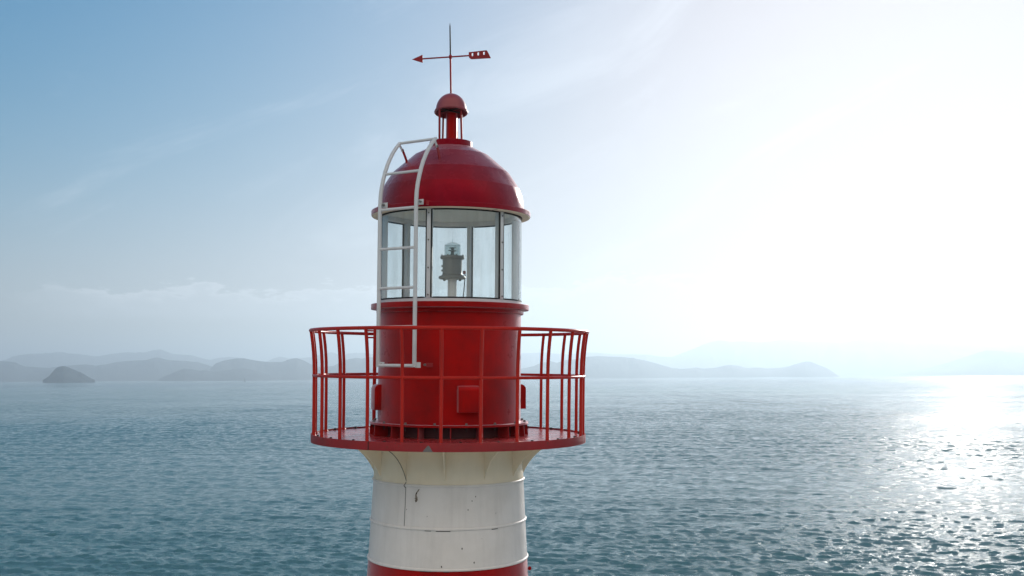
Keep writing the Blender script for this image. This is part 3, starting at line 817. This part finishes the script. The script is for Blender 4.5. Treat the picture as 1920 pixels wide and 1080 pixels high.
# ------------------------------------------------------------------ beacon lamp inside the lantern
beacon = bpy.data.objects.new('beacon_lamp', None); C.objects.link(beacon)
bxo = Vector((0.020, 0, 0.8672 + H))
beacon.matrix_world = TM @ Matrix.Translation(bxo)
tag(beacon, 'grey marine beacon lamp with clear ribbed lens on a white post inside the glazed lantern', 'beacon lamp')
zb = -0.8672
def bl(prof, n=40): return MB().lathe([(r, z + zb) for r, z in prof], n, closed=False)
bl([(0, 0.868), (0.055, 0.868), (0.055, 1.19), (0, 1.19)]).build('post', WHITE, beacon, lift=0)
bp = bl([(0, 1.187), (0.150, 1.187), (0.166, 1.195), (0.166, 1.210), (0.160, 1.222), (0.125, 1.236), (0, 1.236)])
for k in range(4):
    c = pol(45 + 90 * k, 0.135, 0)
    MB().lathe([(0, 1.187 + zb), (0.016, 1.187 + zb), (0.016, 1.172 + zb), (0, 1.172 + zb)], 10, closed=False, c=(c.x, c.y)).build('foot_nut', STEEL, beacon, lift=0)
bp.build('base_plate', BODY, beacon, lift=0)
body = bl([(0, 1.2365), (0.128, 1.2365), (0.120, 1.250), (0.118, 1.30), (0.120, 1.432), (0, 1.432)])
for z in (1.345, 1.29): MB().tube([pol(-80, 0.118, z + zb), pol(-80, 0.134, z + zb)], 0.012, 8).build('cable_gland', STEEL, beacon, lift=0)
body.build('housing', BODY, beacon, lift=0)
bt = bl([(0, 1.4325), (0.140, 1.4325), (0.148, 1.440), (0.148, 1.462), (0.140, 1.470), (0, 1.470)])
for k in range(8):
    c = pol(22 + 45 * k, 0.138, 0)
    MB().lathe([(0, 1.47 + zb), (0.010, 1.47 + zb), (0.010, 1.482 + zb), (0, 1.482 + zb)], 8, closed=False, c=(c.x, c.y)).build('bolt', STEEL, beacon, lift=0)
bt.build('top_flange', BODY, beacon, lift=0)
lens = []
for k in range(0, 33):
    z = 1.4705 + 0.128 * k / 32
    lens.append((0.095 + 0.006 * math.sin(k / 32 * 5 * 2 * math.pi) ** 2, z))
bl(lens + [(0.085, 1.598), (0.085, 1.4705)]).build('lens', LENS, beacon, lift=0)
bl([(0.0, 1.5985), (0.092, 1.5985), (0.099, 1.602), (0.090, 1.612), (0.03, 1.636), (0.006, 1.642), (0.004, 1.678), (0, 1.679)]).build('lens_cap', LENS, beacon, lift=0)
bi = bl([(0, 1.4705), (0.045, 1.4705), (0.045, 1.486), (0.022, 1.488), (0.022, 1.53), (0.052, 1.535), (0.052, 1.542), (0.02, 1.545), (0.02, 1.565), (0.048, 1.568), (0.048, 1.574), (0, 1.576)], 20)
bi.build('lamp_changer', STEEL, beacon, lift=0)
cp = [(0.150, -0.02, 1.262), (0.158, -0.02, 1.23), (0.152, -0.02, 1.17), (0.146, -0.02, 1.08), (0.136, -0.02, 0.98), (0.132, -0.02, 0.869)]
MB().tube([(x, y, z + zb) for x, y, z in cp], 0.006, 8).build('cable', BLACK, beacon, lift=0)
MB().lathe([(0, 1.25 + zb), (0.016, 1.252 + zb), (0.019, 1.27 + zb), (0.016, 1.288 + zb), (0, 1.29 + zb)], 12, closed=False, c=(0.147, -0.02)).build('cable_plug', RED_OLD, beacon, lift=0)

# ------------------------------------------------------------------ sailing boat far out
SAIL = plain('grey_sailcloth', (0.10, 0.11, 0.12), 0.9)
HULL = plain('dark_hull', (0.05, 0.05, 0.055), 0.6)
bdir = skyline([(458.8, 711)])[0]
BD = 5000.0
boat = bpy.data.objects.new('sailing_boat', None); C.objects.link(boat)
boat.location = (BD * math.sin(bdir[0]), BD * math.cos(bdir[0]), 0.1)
boat.rotation_euler = (0, 0, R(60))
boat.scale = (0.9, 0.9, 0.9)
tag(boat, 'tiny dark sailing boat near the horizon left of the lighthouse gallery', 'sailing boat')
hv = []
for i in range(9):
    t = i / 8; x = -7 + 14 * t; wd = 2.1 * math.sin(math.pi * min(1, 0.28 + 0.72 * (1 - t)) ) ** 0.7 if t < 1 else 0.02
    for y, z in ((-wd, 1.5 + 0.6 * t), (-wd * 0.7, -0.4), (wd * 0.7, -0.4), (wd, 1.5 + 0.6 * t)): hv.append((x, y, z))
hf = [(i * 4 + j, i * 4 + (j + 1) % 4, (i + 1) * 4 + (j + 1) % 4, (i + 1) * 4 + j) for i in range(8) for j in range(4)] + [(0, 3, 2, 1), (32, 33, 34, 35)]
MB().add(hv, hf).build('hull', HULL, boat, lift=0)
MB().tube([(1, 0, 1.5), (1, 0, 22)], 0.14, 8).build('mast', HULL, boat, lift=0)
MB().prism([(0.8, 3.2), (0.8, 21), (-2.5, 12), (-5.8, 3.4)], 0.06, (0, 0, 0), (Vector((1, 0, 0)), Vector((0, 0, 1)), Vector((0, 1, 0)))).build('mainsail', SAIL, boat, lift=0)
MB().prism([(1.3, 19), (6.8, 2.4), (1.4, 3.0)], 0.06, (0, 0, 0), (Vector((1, 0, 0)), Vector((0, 0, 1)), Vector((0, 1, 0)))).build('jib', SAIL, boat, lift=0)

# ------------------------------------------------------------------ haze
hm = bpy.data.materials.new('sea_haze'); hm.use_nodes = True
hn_ = hm.node_tree; hn_.nodes.clear()
pv = hn_.nodes.new('ShaderNodeVolumePrincipled')
pv.inputs['Color'].default_value = (0.69, 0.855, 1.0, 1)
pv.inputs['Density'].default_value = 1.55e-4
pv.inputs['Anisotropy'].default_value = 0.5
ho = hn_.nodes.new('ShaderNodeOutputMaterial')
hn_.links.new(pv.outputs[0], ho.inputs['Volume'])
hz = MB().box((0, 0, 0), (64000, 64000, 1), None)
hz.v = [(x, y, -4.0 if z < 0 else 620.0) for x, y, z in hz.v]
hz_o = hz.build('haze', hm, lift=0)
tag(hz_o, 'pale sea haze over the water and the hills', 'haze', kind='stuff')
